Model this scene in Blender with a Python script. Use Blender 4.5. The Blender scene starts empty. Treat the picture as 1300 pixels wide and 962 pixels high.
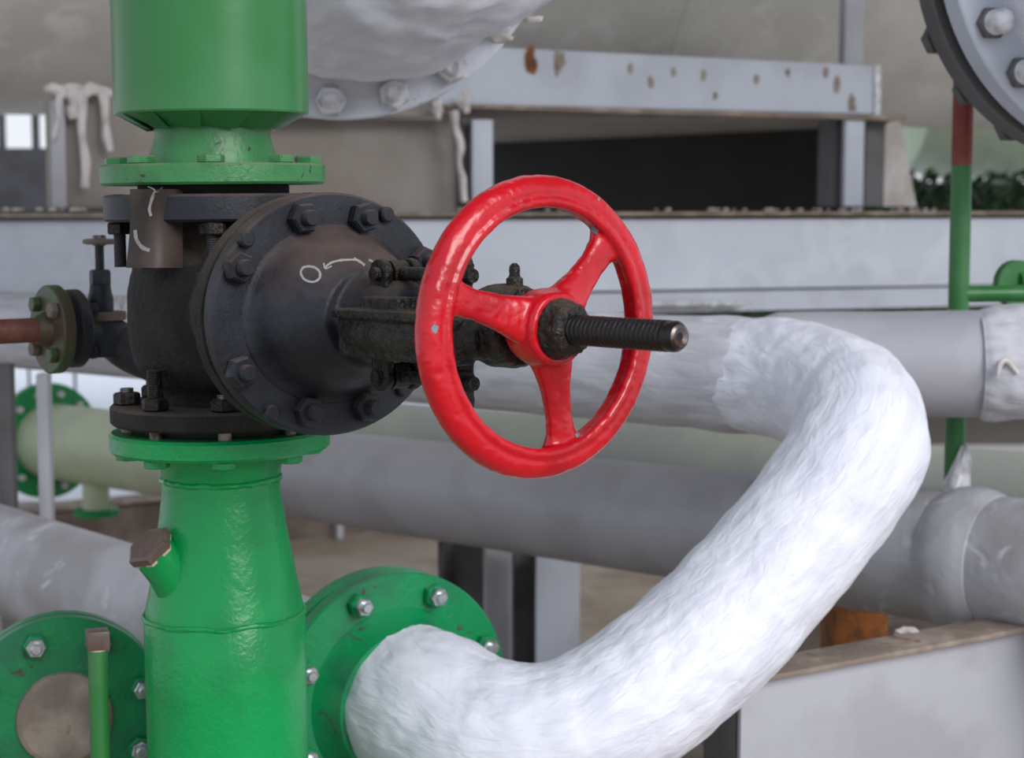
import bpy, bmesh, math, random
from math import pi, sin, cos, radians, hypot
from mathutils import Vector, Matrix, noise
from mathutils.bvhtree import BVHTree
random.seed(7)
sc = bpy.context.scene
col = sc.collection

# ------------------------------------------------------------------ camera
F = 2300.0
PITCH = radians(5.61)
CAMZ = 1.6
cd = bpy.data.cameras.new('camera')
cam = bpy.data.objects.new('camera', cd); col.objects.link(cam)
cam.location = (0, 0, CAMZ)
cam.rotation_euler = (pi/2 - PITCH, 0, 0)
cd.sensor_width = 36; cd.lens = F/1300*36
cd.clip_start = .05; cd.clip_end = 400
cd.dof.use_dof = True; cd.dof.focus_distance = 2.62; cd.dof.aperture_fstop = 5.0
sc.camera = cam

def at(px, py, Y):
    """world point seen at photo pixel (px,py) lying in the plane y=Y"""
    cx, cy = (px-650)/F, (481-py)/F
    d = Vector((cx, cos(PITCH)+cy*sin(PITCH), -sin(PITCH)+cy*cos(PITCH)))
    d *= Y/d.y
    return Vector((0, 0, CAMZ)) + d

# ------------------------------------------------------------------ world, sun, exposure
w = bpy.data.worlds.new('world'); sc.world = w; w.use_nodes = True
wn = w.node_tree.nodes; wl = w.node_tree.links
bg = wn['Background']
tc = wn.new('ShaderNodeTexCoord'); sx = wn.new('ShaderNodeSeparateXYZ')
rp = wn.new('ShaderNodeValToRGB')
wl.new(tc.outputs['Generated'], sx.inputs[0]); wl.new(sx.outputs['Z'], rp.inputs[0])
rp.color_ramp.elements[0].position = 0.0; rp.color_ramp.elements[0].color = (.90, .94, 1, 1)
rp.color_ramp.elements[1].position = 0.7; rp.color_ramp.elements[1].color = (.62, .72, .90, 1)
wl.new(rp.outputs[0], bg.inputs['Color']); bg.inputs['Strength'].default_value = 0.92
sd = bpy.data.lights.new('sun', 'SUN'); sd.energy = 2.3; sd.angle = radians(30); sd.color = (1, .985, .97)
sun = bpy.data.objects.new('sun', sd); col.objects.link(sun)
sun.rotation_euler = Vector((.75, -.9, .62)).to_track_quat('Z', 'Y').to_euler()
sc.view_settings.view_transform = 'Standard'; sc.view_settings.look = 'None'
sc.view_settings.exposure = 0.10; sc.view_settings.gamma = 1
sc.view_settings.use_curve_mapping = False

# ------------------------------------------------------------------ materials
def lin(c):
    return tuple(((v/255)/12.92 if v/255 <= .04045 else ((v/255+.055)/1.055)**2.4) for v in c) + (1,)

def mat(name, c, rough=.6, metal=0, c2=None, s2=8, lo=.45, hi=.6, c3=None, s3=30, lo3=.62, hi3=.68,
        bump=.0, bs=60, bump2=.0, bs2=12, dust=None, dlo=.35, dhi=.95, damt=.8, uv=False, uvs=(1, 1, 1), spec=.5, coat=0, det=6):
    m = bpy.data.materials.new(name); m.use_nodes = True
    N = m.node_tree.nodes; L = m.node_tree.links
    b = N['Principled BSDF']
    b.inputs['Roughness'].default_value = rough; b.inputs['Metallic'].default_value = metal
    b.inputs['Specular IOR Level'].default_value = spec
    b.inputs['Coat Weight'].default_value = coat; b.inputs['Coat Roughness'].default_value = .12
    t = N.new('ShaderNodeTexCoord'); mp = N.new('ShaderNodeMapping')
    if uv:
        L.new(t.outputs['UV'], mp.inputs[0])
    else:
        L.new(t.outputs['Object'], mp.inputs[0])
    mp.inputs['Scale'].default_value = uvs
    def nz(scale, detail=det, dist=0.0):
        n = N.new('ShaderNodeTexNoise'); n.inputs['Scale'].default_value = scale
        n.inputs['Detail'].default_value = detail; n.inputs['Distortion'].default_value = dist
        L.new(mp.outputs[0], n.inputs['Vector']); return n
    cur = N.new('ShaderNodeRGB'); cur.outputs[0].default_value = lin(c); cur = cur.outputs[0]
    def mixin(cur, fac, colr, amt=1.0):
        mx = N.new('ShaderNodeMix'); mx.data_type = 'RGBA'
        if amt != 1.0:
            mu = N.new('ShaderNodeMath'); mu.operation = 'MULTIPLY'; mu.inputs[1].default_value = amt
            L.new(fac, mu.inputs[0]); fac = mu.outputs[0]
        L.new(fac, mx.inputs[0]); L.new(cur, mx.inputs[6]); mx.inputs[7].default_value = lin(colr)
        return mx.outputs[2]
    def ramp(src, lo, hi):
        r = N.new('ShaderNodeMapRange'); r.inputs[1].default_value = lo; r.inputs[2].default_value = hi
        L.new(src, r.inputs[0]); return r.outputs[0]
    if c2: cur = mixin(cur, ramp(nz(s2).outputs[0], lo, hi), c2)
    if c3: cur = mixin(cur, ramp(nz(s3, 8, .6).outputs[0], lo3, hi3), c3)
    if dust:
        g = N.new('ShaderNodeNewGeometry'); s = N.new('ShaderNodeSeparateXYZ'); L.new(g.outputs['Normal'], s.inputs[0])
        ad = N.new('ShaderNodeMath'); ad.operation = 'ADD'; L.new(s.outputs[2], ad.inputs[0])
        k = N.new('ShaderNodeMath'); k.operation = 'MULTIPLY_ADD'; k.inputs[1].default_value = .9; k.inputs[2].default_value = -.45
        L.new(nz(14).outputs[0], k.inputs[0]); L.new(k.outputs[0], ad.inputs[1])
        f = ramp(ad.outputs[0], dlo, dhi)
        cur = mixin(cur, f, dust, damt)
        rr = N.new('ShaderNodeMapRange'); rr.inputs[3].default_value = rough; rr.inputs[4].default_value = min(1, rough+.3)
        L.new(f, rr.inputs[0]); L.new(rr.outputs[0], b.inputs['Roughness'])
    L.new(cur, b.inputs['Base Color'])
    if bump or bump2:
        prev = None
        for st, s in ((bump2, bs2), (bump, bs)):
            if not st: continue
            bp = N.new('ShaderNodeBump'); bp.inputs['Strength'].default_value = st; bp.inputs['Distance'].default_value = .01
            L.new(nz(s, 5, .8).outputs[0], bp.inputs['Height'])
            if prev: L.new(prev.outputs[0], bp.inputs['Normal'])
            prev = bp
        L.new(prev.outputs[0], b.inputs['Normal'])
    return m

M = dict(
    red=mat('red_paint', (192, 0, 24), .28, c2=(172, 0, 20), s2=9, c3=(95, 40, 36), s3=26, lo3=.70, hi3=.74, bump=.12, bs=70, bump2=.3, bs2=18, coat=.25, spec=.4),
    black=mat('black_cast_iron', (24, 27, 35), .5, spec=.38, c2=(34, 37, 45), s2=14, c3=(24, 23, 23), s3=40, bump=.12, bs=180, bump2=.08, bs2=30, dust=(98, 80, 72), dlo=.3, dhi=1.05, damt=.75),
    rough_black=mat('rough_cast_body', (30, 29, 28), .72, spec=.3, c2=(40, 37, 34), s2=16, bump=.55, bs=150, bump2=.3, bs2=40, dust=(108, 94, 84), dlo=.35, dhi=1.1, damt=.75),
    greasy=mat('greasy_black', (18, 17, 15), .4, spec=.35, c2=(40, 34, 28), s2=30, bump=.5, bs=130, bump2=.4, bs2=50, dust=(92, 80, 66), dlo=.45, dhi=1.1, damt=.7),
    thread=mat('spindle_steel', (24, 22, 23), .3, metal=.3, c2=(24, 22, 22), s2=40, bump=.15, bs=300),
    worn=mat('worn_steel', (112, 104, 102), .35, metal=.7, c2=(70, 52, 42), s2=60, lo=.5, hi=.62),
    gup=mat('dusty_green_paint', (38, 110, 52), .30, c2=(52, 116, 66), s2=4, c3=(60, 72, 50), s3=22, lo3=.74, hi3=.76, bump=.02, bs=60, dust=(112, 122, 104), dlo=.3, dhi=1.0, damt=.6),
    gupf=mat('scuffed_green_paint', (52, 120, 66), .42, c2=(42, 106, 56), s2=10, c3=(42, 40, 46), s3=58, lo3=.66, hi3=.68, bump=.18, bs=90, dust=(128, 118, 104), dlo=.5, dhi=1.0, damt=.75),
    glow=mat('bright_green_paint', (0, 146, 74), .27, spec=.4, c2=(0, 134, 68), s2=7, c3=(58, 110, 70), s3=30, lo3=.67, hi3=.72, bump=.16, bs=75, bump2=.12, bs2=14, dust=(90, 120, 90), dlo=.75, dhi=1.2, damt=.55),
    glow2=mat('worn_green_paint', (6, 128, 74), .35, c2=(24, 108, 72), s2=9, c3=(60, 70, 60), s3=26, lo3=.64, hi3=.7, bump=.15, bs=60),
    white=mat('white_mastic', (226, 227, 238), .5, c2=(216, 217, 230), s2=3, bump=.42, bs=9, bump2=.4, bs2=2.6, uv=True, uvs=(2.6, 5, 1)),
    greyw=mat('grey_white_mastic', (196, 196, 204), .55, c2=(180, 180, 188), s2=4, c3=(222, 222, 228), s3=3, lo3=.6, hi3=.72, bump=.3, bs=8, bump2=.3, bs2=3, uv=True, uvs=(2, 6, 1)),
    grey=mat('grey_pipe_paint', (168, 168, 175), .45, c2=(158, 157, 164), s2=5, bump=.08, bs=30),
    greyd=mat('grey_pipe_paint_aged', (172, 172, 178), .5, c2=(152, 150, 152), s2=5, c3=(196, 196, 200), s3=14, lo3=.62, hi3=.7, bump=.25, bs=30),
    pale=mat('pale_green_paint', (192, 204, 172), .5, c2=(178, 190, 164), s2=3, bump=.05, bs=30),
    tank=mat('tank_grey_paint', (210, 207, 201), .5, c2=(196, 193, 187), s2=2.2, c3=(218, 216, 212), s3=6, lo3=.55, hi3=.7, bump=.12, bs=12),
    steel=mat('light_grey_steel_paint', (186, 192, 204), .5, c2=(176, 181, 192), s2=4, c3=(128, 104, 92), s3=8, lo3=.71, hi3=.76, bump=.1, bs=30, dust=(140, 122, 108), dlo=.6, dhi=.95, damt=.7),
    white_steel=mat('whitewashed_steel', (196, 202, 214), .55, c2=(186, 192, 203), s2=2.5, c3=(208, 213, 222), s3=5, lo3=.5, hi3=.75, bump=.08, bs=14, dust=(128, 116, 104), dlo=.6, dhi=.95, damt=.9),
    rusty=mat('dusty_rusty_steel', (128, 114, 104), .8, c2=(160, 146, 134), s2=10, c3=(116, 70, 54), s3=12, lo3=.62, hi3=.7, bump=.3, bs=40),
    taupe=mat('taupe_panel', (146, 140, 134), .8, c2=(134, 126, 118), s2=3, bump=.08, bs=20),
    dark=mat('dark_shade_and_gasket', (34, 33, 31), .85, c2=(28, 27, 26), s2=3),  # near-black: gaskets and faces, also shade painted in recesses
    dgrey=mat('dark_grey_steel', (92, 90, 92), .6, c2=(80, 76, 76), s2=6),
    brown=mat('brown_steel', (112, 100, 92), .75, c2=(92, 78, 68), s2=7, bump=.15, bs=30),
    rust=mat('rust_orange', (150, 88, 36), .85, c2=(104, 66, 40), s2=20, bump=.4, bs=60),
    rustred=mat('red_brown_primer', (122, 52, 44), .6, c2=(136, 78, 62), s2=12, bump=.15, bs=50),
    rustpipe=mat('rusty_red_pipe_paint', (88, 40, 34), .5, c2=(104, 66, 56), s2=14, c3=(58, 110, 52), s3=9, lo3=.58, hi3=.64, bump=.15, bs=60),
    olive=mat('olive_rust_flange', (50, 74, 38), .5, c2=(66, 54, 36), s2=9, lo=.42, hi=.55, bump=.2, bs=60),
    gbright=mat('grass_green_edge', (70, 150, 70), .4, c2=(60, 134, 60), s2=12),
    gpost=mat('green_post_paint', (42, 112, 52), .4, c2=(60, 118, 66), s2=10),
    chrome=mat('galvanised_bolt', (190, 194, 198), .28, metal=.75, c2=(150, 150, 148), s2=40),
    whitebolt=mat('white_painted_bolt', (214, 214, 220), .4, c2=(180, 178, 180), s2=40),
    capbrown=mat('brown_plug', (92, 74, 68), .35, c2=(112, 94, 86), s2=20, bump=.1, bs=80),
    tagm=mat('dusty_brown_sheet', (98, 84, 78), .5, c2=(76, 66, 62), s2=12, bump=.1, bs=40),
    chalk=mat('white_paint_mark', (198, 194, 190), .7),
    drip=mat('dried_white_drip', (206, 200, 198), .55, c2=(186, 178, 176), s2=20, bump=.3, bs=40),
    chip=mat('blue_grey_primer_chip', (116, 130, 136), .5),
    concrete=mat('tan_concrete', (168, 154, 138), .85, c2=(150, 136, 120), s2=1.8, c3=(178, 166, 152), s3=5, lo3=.5, hi3=.7, bump=.15, bs=14),
    apron=mat('blown_out_paving', (240, 240, 240), .9, c2=(232, 232, 232), s2=1),  # near-white colour stands in for overexposed daylight on the ground
    leaf=mat('dark_leaves', (48, 78, 34), .7, c2=(30, 52, 24), s2=6),
    brass=mat('pale_edge', (196, 180, 160), .5),
    shade_roof=mat('added_roof_grey', (165, 163, 160), .9),
    palegrey=mat('pale_grey_green_paint', (182, 188, 174), .5, c2=(172, 176, 170), s2=3, bump=.05, bs=30),
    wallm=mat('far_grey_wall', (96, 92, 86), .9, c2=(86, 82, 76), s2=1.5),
)

# ------------------------------------------------------------------ helpers
WM = {}
def link(o, Mw, parent):
    WM[o.name] = Mw
    if parent is not None:
        o.parent = parent; o.matrix_local = WM[parent.name].inverted() @ Mw
    else:
        o.matrix_world = Mw
def thing(name, label, cat, loc, group=None):
    o = bpy.data.objects.new(name, None); col.objects.link(o); o.empty_display_size = .05
    o['label'] = label; o['category'] = cat
    if group: o['group'] = group
    link(o, Matrix.Translation(loc), None); return o
def mesh(name, bm, m, smooth=True, sharp=35):
    bmesh.ops.recalc_face_normals(bm, faces=bm.faces)
    me = bpy.data.meshes.new(name); bm.to_mesh(me); bm.free()
    if m: me.materials.append(m)
    if smooth:
        me.polygons.foreach_set('use_smooth', [True]*len(me.polygons))
        me.set_sharp_from_angle(angle=radians(sharp))
    return me
def part(name, bm, m, parent=None, Mw=None, smooth=True, sharp=35, label=None, kind=None):
    """bm holds coordinates local to Mw (world matrix of the new object)"""
    if Mw is None: Mw = Matrix.Identity(4)
    me = bm if isinstance(bm, bpy.types.Mesh) else mesh(name, bm, m, smooth, sharp)
    o = bpy.data.objects.new(name, me); col.objects.link(o); link(o, Mw, parent)
    if label: o['label'] = label
    if kind: o['kind'] = kind
    return o
def wpart(name, bm, m, parent=None, **k):
    """bm in world coordinates; origin moved to the parent's (or the first vertex's) place"""
    if parent is not None: loc = WM[parent.name].translation.copy()
    else:
        loc = sum((v.co for v in bm.verts), Vector())/len(bm.verts)
    bmesh.ops.translate(bm, verts=bm.verts, vec=-loc)
    return part(name, bm, m, parent, Matrix.Translation(loc), **k)
def tag(o, label, cat, group=None):
    o['label'] = label; o['category'] = cat
    if group: o['group'] = group
    return o
def struct(o):
    o['kind'] = 'structure'; return o
def frame(o, z, up=(0, 0, 1)):
    z = Vector(z).normalized(); y = Vector(up); y = (y - z*y.dot(z)).normalized(); x = y.cross(z)
    m = Matrix((x, y, z)).transposed().to_4x4(); m.translation = o; return m
T = Matrix.Translation
def Rz(a): return Matrix.Rotation(a, 4, 'Z')
def Rx(a): return Matrix.Rotation(a, 4, 'X')
def Ry(a): return Matrix.Rotation(a, 4, 'Y')

def lathe(bm, prof, n=48, Mx=None, sx=1, sy=1, hx=None, ph=0, n1=None):
    """prof [(r,z)...] about Z"""
    rings = []
    for r, z in prof:
        ring = []
        for i in range(n):
            a = 2*pi*i/n + ph
            v = Vector((r*cos(a)*sx, r*sin(a)*sy, z))
            ring.append(bm.verts.new(Mx @ v if Mx else v))
        rings.append(ring)
    for a, b in zip(rings, rings[1:]):
        for i in range(n):
            j = (i+1) % n
            bm.faces.new((a[i], a[j], b[j], b[i]))
    if prof[0] != prof[-1]:
        bm.faces.new(rings[0][::-1]); bm.faces.new(rings[-1])
    else:
        bmesh.ops.remove_doubles(bm, verts=rings[0]+rings[-1], dist=1e-6)
    return bm
def ring_prof(ro, ri, z0, z1, b=.002):
    return [(ri, z0), (ro-b, z0), (ro, z0+b), (ro, z1-b), (ro-b, z1), (ri, z1), (ri, z0)]
def disc_prof(ro, z0, z1, b=.002):
    return [(ro-b, z0), (ro, z0+b), (ro, z1-b), (ro-b, z1)]
def box(bm, x0, x1, y0, y1, z0, z1, Mx=None, bev=0):
    vs = [Vector((x, y, z)) for x in (x0, x1) for y in (y0, y1) for z in (z0, z1)]
    v = [bm.verts.new(Mx @ q if Mx else q) for q in vs]
    fs = [(0, 1, 3, 2), (4, 6, 7, 5), (0, 4, 5, 1), (2, 3, 7, 6), (0, 2, 6, 4), (1, 5, 7, 3)]
    faces = [bm.faces.new([v[i] for i in f]) for f in fs]
    if bev:
        es = list({e for f in faces for e in f.edges})
        bmesh.ops.bevel(bm, geom=es, offset=bev, segments=2, affect='EDGES', profile=.5)
    return bm
def catmull(P, n):
    out = []
    Q = [2*P[0]-P[1]] + P + [2*P[-1]-P[-2]]
    for i in range(1, len(Q)-2):
        for k in range(n):
            t = k/n; a, b, c, d = Q[i-1], Q[i], Q[i+1], Q[i+2]
            out.append(.5*((2*b) + (c-a)*t + (2*a-5*b+4*c-d)*t*t + (3*b-a-3*c+d)*t**3))
    out.append(P[-1]); return out
def tube(bm, pts, rad, n=32, sub=8, disp=None, cap=True, uvl=True):
    """pts world Vectors, rad number or list"""
    if isinstance(rad, (int, float)): rad = [rad]*len(pts)
    if sub > 1:
        pp = catmull([Vector((*p, r)) for p, r in zip(pts, rad)], sub)
        pts = [Vector(p[:3]) for p in pp]; rad = [p[3] for p in pp]
    rings = []; s = 0; S = []
    t = (pts[1]-pts[0]).normalized()
    u = t.orthogonal().normalized()
    if abs(t.z) < .95: u = (Vector((0, 0, 1)) - t*t.z).normalized()
    for i, p in enumerate(pts):
        tt = (pts[min(i+1, len(pts)-1)] - pts[max(i-1, 0)]).normalized()
        q = t.rotation_difference(tt); u = (q @ u).normalized(); t = tt; v = t.cross(u)
        if i: s += (p-pts[i-1]).length
        S.append(s); ring = []
        for k in range(n):
            a = 2*pi*k/n; d = u*cos(a)+v*sin(a)
            r = rad[i]
            if disp: r += disp(p, d, s, a)
            ring.append(bm.verts.new(p+d*r))
        rings.append(ring)
    uv = bm.loops.layers.uv.verify() if uvl else None
    for i in range(len(rings)-1):
        for k in range(n):
            j = (k+1) % n
            f = bm.faces.new((rings[i][k], rings[i][j], rings[i+1][j], rings[i+1][k]))
            if uv:
                for l, (si, kk) in zip(f.loops, ((i, k), (i, k+1), (i+1, k+1), (i+1, k))):
                    l[uv].uv = (S[si], kk/n)
    if cap:
        bm.faces.new(rings[0][::-1]); bm.faces.new(rings[-1])
    return bm
def hexm(bm, r, z0, z1, Mx=None, ph=0, ch=.12):
    """chamfered hex nut: r = across corners / 2"""
    h = z1-z0
    prof = [(r*.88, z0), (r, z0+h*ch), (r, z1-h*ch*1.4), (r*.86, z1)]
    return lathe(bm, prof, 6, Mx, ph=ph)
def mk(fn, *a, **k):
    bm = bmesh.new(); fn(bm, *a, **k); return bm
def blob(bm, c, r, sc3=(1, 1, 1), sub=2, nz=.15, seed=0):
    ret = bmesh.ops.create_icosphere(bm, subdivisions=sub, radius=1)
    for v in ret['verts']:
        k = 1 + nz*noise.noise(v.co*1.7+Vector((seed, seed*2, 0)))
        v.co = Vector(c) + Vector((v.co.x*sc3[0], v.co.y*sc3[1], v.co.z*sc3[2]))*r*k
def lump(a1, f1, a2=0, f2=1, seed=0):
    S = Vector((seed, seed*1.3, seed*.7))
    return lambda p, d, s, a: a1*noise.noise((p+d*.12)*f1+S) + (a2*noise.noise((p+d*.12)*f2+S) if a2 else 0)
def cast(o, voxel, it=6, amp=0, size=.02):
    r = o.modifiers.new('remesh', 'REMESH'); r.mode = 'VOXEL'; r.voxel_size = voxel; r.use_smooth_shade = True
    if it:
        s = o.modifiers.new('smooth', 'SMOOTH'); s.iterations = it; s.factor = .6
    if amp:
        t = bpy.data.textures.new(o.name+'_lumps', 'CLOUDS'); t.noise_scale = size; t.noise_depth = 2
        d = o.modifiers.new('lumps', 'DISPLACE'); d.texture = t; d.strength = amp; d.mid_level = .5; d.texture_coords = 'LOCAL'
    return o

# ================================================================== SETTING
def slab(name, x0, x1, y0, y1, z0, z1, m):
    return struct(wpart(name, mk(box, x0, x1, y0, y1, z0, z1), m, smooth=False))
slab('floor', -6, 7, -3, 9.6, -.12, 0, M['concrete'])
slab('added_shade_roof', -7, 8, 1.2, 9.8, 5.3, 5.45, M['shade_roof'])  # unseen roof added to cut sky light from above, trimmed to admit sun
slab('ground', -60, 60, 9.6, 90, -.14, -.02, M['apron'])
# far wall on the right half (dark taupe) with hedge in front of it outside
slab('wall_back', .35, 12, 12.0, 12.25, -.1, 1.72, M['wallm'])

# ================================================================== FAR THINGS
bd = Vector((cos(radians(18)), sin(radians(18)), 0))          # run of the steel frame behind
def onrun(px, py, Y0):
    """point at pixel (px,py) on the vertical plane through depth Y0 at x=650 running along bd"""
    cx, cy = (px-650)/F, (481-py)/F
    d = Vector((cx, cos(PITCH)+cy*sin(PITCH), -sin(PITCH)+cy*cos(PITCH)))
    n = Vector((-bd.y, bd.x, 0)); k = n.dot(Vector((0, Y0, 0)))/n.dot(d)
    return Vector((0, 0, CAMZ)) + d*k
def runframe(p):      # x along run, y away, z up
    m = Matrix((bd, Vector((-bd.y, bd.x, 0)), Vector((0, 0, 1)))).transposed().to_4x4(); m.translation = p; return m
def runbox(px0, py0, px1, py1, Y0, thick, bev=0):
    """box whose front face spans pixels, real thickness away"""
    a = onrun(px0, py1, Y0); b = onrun(px1, py0, Y0)
    L = (b-a).dot(bd); fr = runframe(a)
    return mk(box, 0, L, 0, thick, 0, b.z-a.z, fr, bev)

# big horizontal tank
tk = thing('storage_tank', 'huge horizontal grey tank across the top behind the steel saddle beam', 'tank', onrun(650, 60, 8.3))
c0 = onrun(650, 150, 8.3); Rt = 1.15
ax = Vector((c0.x, c0.y+.35, c0.z+Rt-.0))
fr = frame(ax - bd*4.6, bd)
wpart('shell', mk(lathe, [(Rt-.4, -.25), (Rt-.12, -.12), (Rt, 0), (Rt, 9.1), (Rt-.1, 9.2), (Rt-.5, 9.3)], 96, fr), M['tank'], tk)
for zz in (2.9, 5.1):
    wpart('weld_seam', mk(lathe, [(Rt-.01, zz-.02), (Rt+.006, zz-.008), (Rt+.006, zz+.008), (Rt-.01, zz+.02)], 96, fr), M['tank'], tk)
# pale tank further right
pt = thing('pale_tank', 'pale green-cream tank end seen at right behind the green post', 'tank', at(1300, 200, 13.4))
pc = at(1320, 90, 13.4)
wpart('shell', mk(lathe, [(.38, -1.15), (.71, -1.02), (.78, -.79), (.78, 3)], 64, frame(pc, (1, .1, 0))), M['pale'], pt)
wpart('leg', mk(box, pc.x-.3, pc.x-.2, 13.3, 13.4, -.02, pc.z-.3), M['grey'], pt)
wpart('leg', mk(box, pc.x+1.3, pc.x+1.4, 13.3, 13.4, -.02, pc.z-.3), M['grey'], pt)
wpart('leg', mk(box, pc.x-.62, pc.x-.56, 13.3, 13.4, -.02, pc.z-.1), M['grey'], pt)

# saddle of the tank: front beam, ledge, posts, panels
sad = thing('tank_saddle', 'light grey steel saddle frame with rust-spotted channel under the big tank', 'steel frame', onrun(850, 270, 6.9))
S0 = 6.9
wpart('end_lip', runbox(1110, 83, 1119, 147, S0-.06, .02, .002), M['whitebolt'], sad)
def prism(P, n):
    bm = bmesh.new(); n = Vector(n)
    v = [bm.verts.new(q) for q in P] + [bm.verts.new(Vector(q)+n) for q in P]; k = len(P)
    bm.faces.new(v[:k]); bm.faces.new(v[k:][::-1])
    for i in range(k):
        j = (i+1) % k; bm.faces.new((v[i], v[j], v[k+j], v[k+i]))
    return bm
nrm = Vector((-bd.y, bd.x, 0))
wpart('channel_beam', prism([onrun(p, q, S0-.05) for p, q in ((560, 57), (1118, 84), (1118, 145), (560, 131))], nrm*.1), M['steel'], sad, smooth=False)
wpart('ledge_plate', prism([onrun(p, q, S0-.09) for p, q in ((560, 131), (1150, 147), (1150, 153), (560, 136))], nrm*.14), M['rusty'], sad, smooth=False)
wpart('ledge_plate', prism([onrun(p, q, S0-.08) for p, q in ((330, 144), (575, 140), (575, 146), (330, 150))], nrm*.14), M['rusty'], sad, smooth=False)
zl = onrun(850, 151, S0).z
pa, pb = onrun(560, 151, S0+.05), onrun(1128, 151, S0+.05); pa.z = pb.z = zl
pc_, pd_ = at(1085, 160, 7.9), at(566, 200, 10.4); pc_.z = pd_.z = zl
wpart('soffit', prism([pa, pb, pc_, pd_], (0, 0, .02)), M['taupe'], sad, smooth=False)
zb = onrun(850, 272, S0).z
wpart('rear_shade_panel', prism([pc_, pd_, Vector((pd_.x, pd_.y, zb-.2)), Vector((pc_.x, pc_.y, zb-.2))], (0, .03, 0)), M['dark'], sad, smooth=False)  # near-black colour stands in for the shade deep inside the saddle
for a, b in ((600, 626), (1072, 1098)):
    wpart('post', runbox(a, 152, b, 262, S0-.07, .03, .003), M['steel'], sad)
    wpart('post_web', runbox(a-14, 152, a, 262, S0+.0, .14), M['dgrey'], sad)
wpart('post_web', runbox(1098, 156, 1124, 262, S0+.02, .10), M['dgrey'], sad)
wpart('side_panel', runbox(330, 152, 592, 285, S0+.05, .04), M['taupe'], sad)
for a, b in ((1108, 1168),):
    bm = bmesh.new()
    A = [onrun(p, q, S0+.05) for p, q in ((1116, 152), (1142, 152), (1164, 262), (1112, 262))]
    n = Vector((-bd.y, bd.x, 0))*.25
    v = [bm.verts.new(q) for q in A] + [bm.verts.new(q+n) for q in A]
    bm.faces.new(v[:4]); bm.faces.new(v[4:][::-1])
    for i in range(4):
        j = (i+1) % 4; bm.faces.new((v[i], v[j], v[4+j], v[4+i]))
    wpart('gusset', bm, mat('cement_gusset', (176, 168, 162), .8, c2=(196, 190, 188), s2=8), sad, smooth=False)
# left saddle block
sl = thing('saddle_block', 'dusty brown saddle block with hanging white drips, left of the green pipe', 'support', onrun(130, 262, S0))
wpart('block', runbox(72, 120, 205, 264, S0-.05, .5, .006), M['taupe'], sl)
wpart('rib', runbox(68, 128, 82, 264, S0-.09, .05, .004), M['grey'], sl)
bm = bmesh.new()
for k in range(9): blob(bm, onrun(66+8.5*k, 112+3*(k % 3), S0-.10), .028, (1.1, .5, .8), 2, .5, k)
tag(cast(wpart('sealant_mass', bm, M['drip']), .008, 6, .004, .03), 'ragged white sealant mass under the tank from which the drips hang', 'sealant')
# vertical angle in front of tank
tag(wpart('angle_post', runbox(1072, -60, 1098, 84, S0-.02, .05, .003), M['grey']), 'upright light grey steel angle rising from the right end of the saddle channel', 'steel post')
# rust patches on channel
for px, py, rr in ((671, 76, .034), (708, 78, .03), (1080, 132, .022), (960, 100, .014), (826, 104, .014), (855, 92, .012), (893, 96, .013), (1048, 92, .016), (1062, 108, .02), (1000, 92, .010), (800, 86, .012), (908, 122, .010)):
    bm = bmesh.new(); c = onrun(px, py, S0-.053); blob(bm, c, rr, (.8, .06, 1.3), 3, .9, px)
    wpart('rust_patch', bm, M['rust'] if px == 671 else M['rusty'], sad)
# white drips over ledge and hanging strand
def drip(bm, pts, rads, n=10):
    tube(bm, [Vector(p) for p in pts], rads, n, 6, lump(.006, 14, 0, 1, pts[0].x*9), uvl=False)
for k, (px, py0, py1, rr) in enumerate(((108, 110, 238, .017), (137, 112, 192, .016), (84, 118, 178, .012), (95, 110, 150, .022))):
    P = [onrun(px-6, py0, S0-.10)]
    for q in (.25, .5, .75, 1): P.append(onrun(px-6+8*q*(1 if k != 2 else -1)+random.uniform(-2, 2), py0+(py1-py0)*q, S0-.10))
    o = wpart('sealant_drip', mk(drip, P, [rr*1.3, rr, rr*.8, rr*1.05, rr*.8]), M['drip'])
    tag(o, ['long white sealant drip, longest of those left of the green pipe', 'white sealant drip nearest to the green pipe', 'short thin sealant drip, leftmost on the saddle block', 'stubby sealant drip between its longer neighbours'][k], 'drip')
o = wpart('sealant_strand', mk(drip, [onrun(576, 140, S0-.1), onrun(579, 160, S0-.1), onrun(585, 185, S0-.1), onrun(583, 205, S0-.1), onrun(588, 230, S0-.1), onrun(589, 256, S0-.1)], [.02, .012, .015, .010, .012, .014]), M['drip'])
tag(o, 'thin white strand hanging from the ledge left of the grey post', 'drip')
for px, py, lab in ((555, 137, 'white sealant lump hanging on the ledge just right of the white flange'), (590, 130, 'largest white sealant lump on the corner of the ledge above the hanging strand')):
    bm = bmesh.new(); blob(bm, onrun(px, py, S0-.13), .03, (.6, .5, 1.2), 3, .7, px)
    tag(wpart('sealant_lump', bm, M['drip']), lab, 'sealant')

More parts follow.
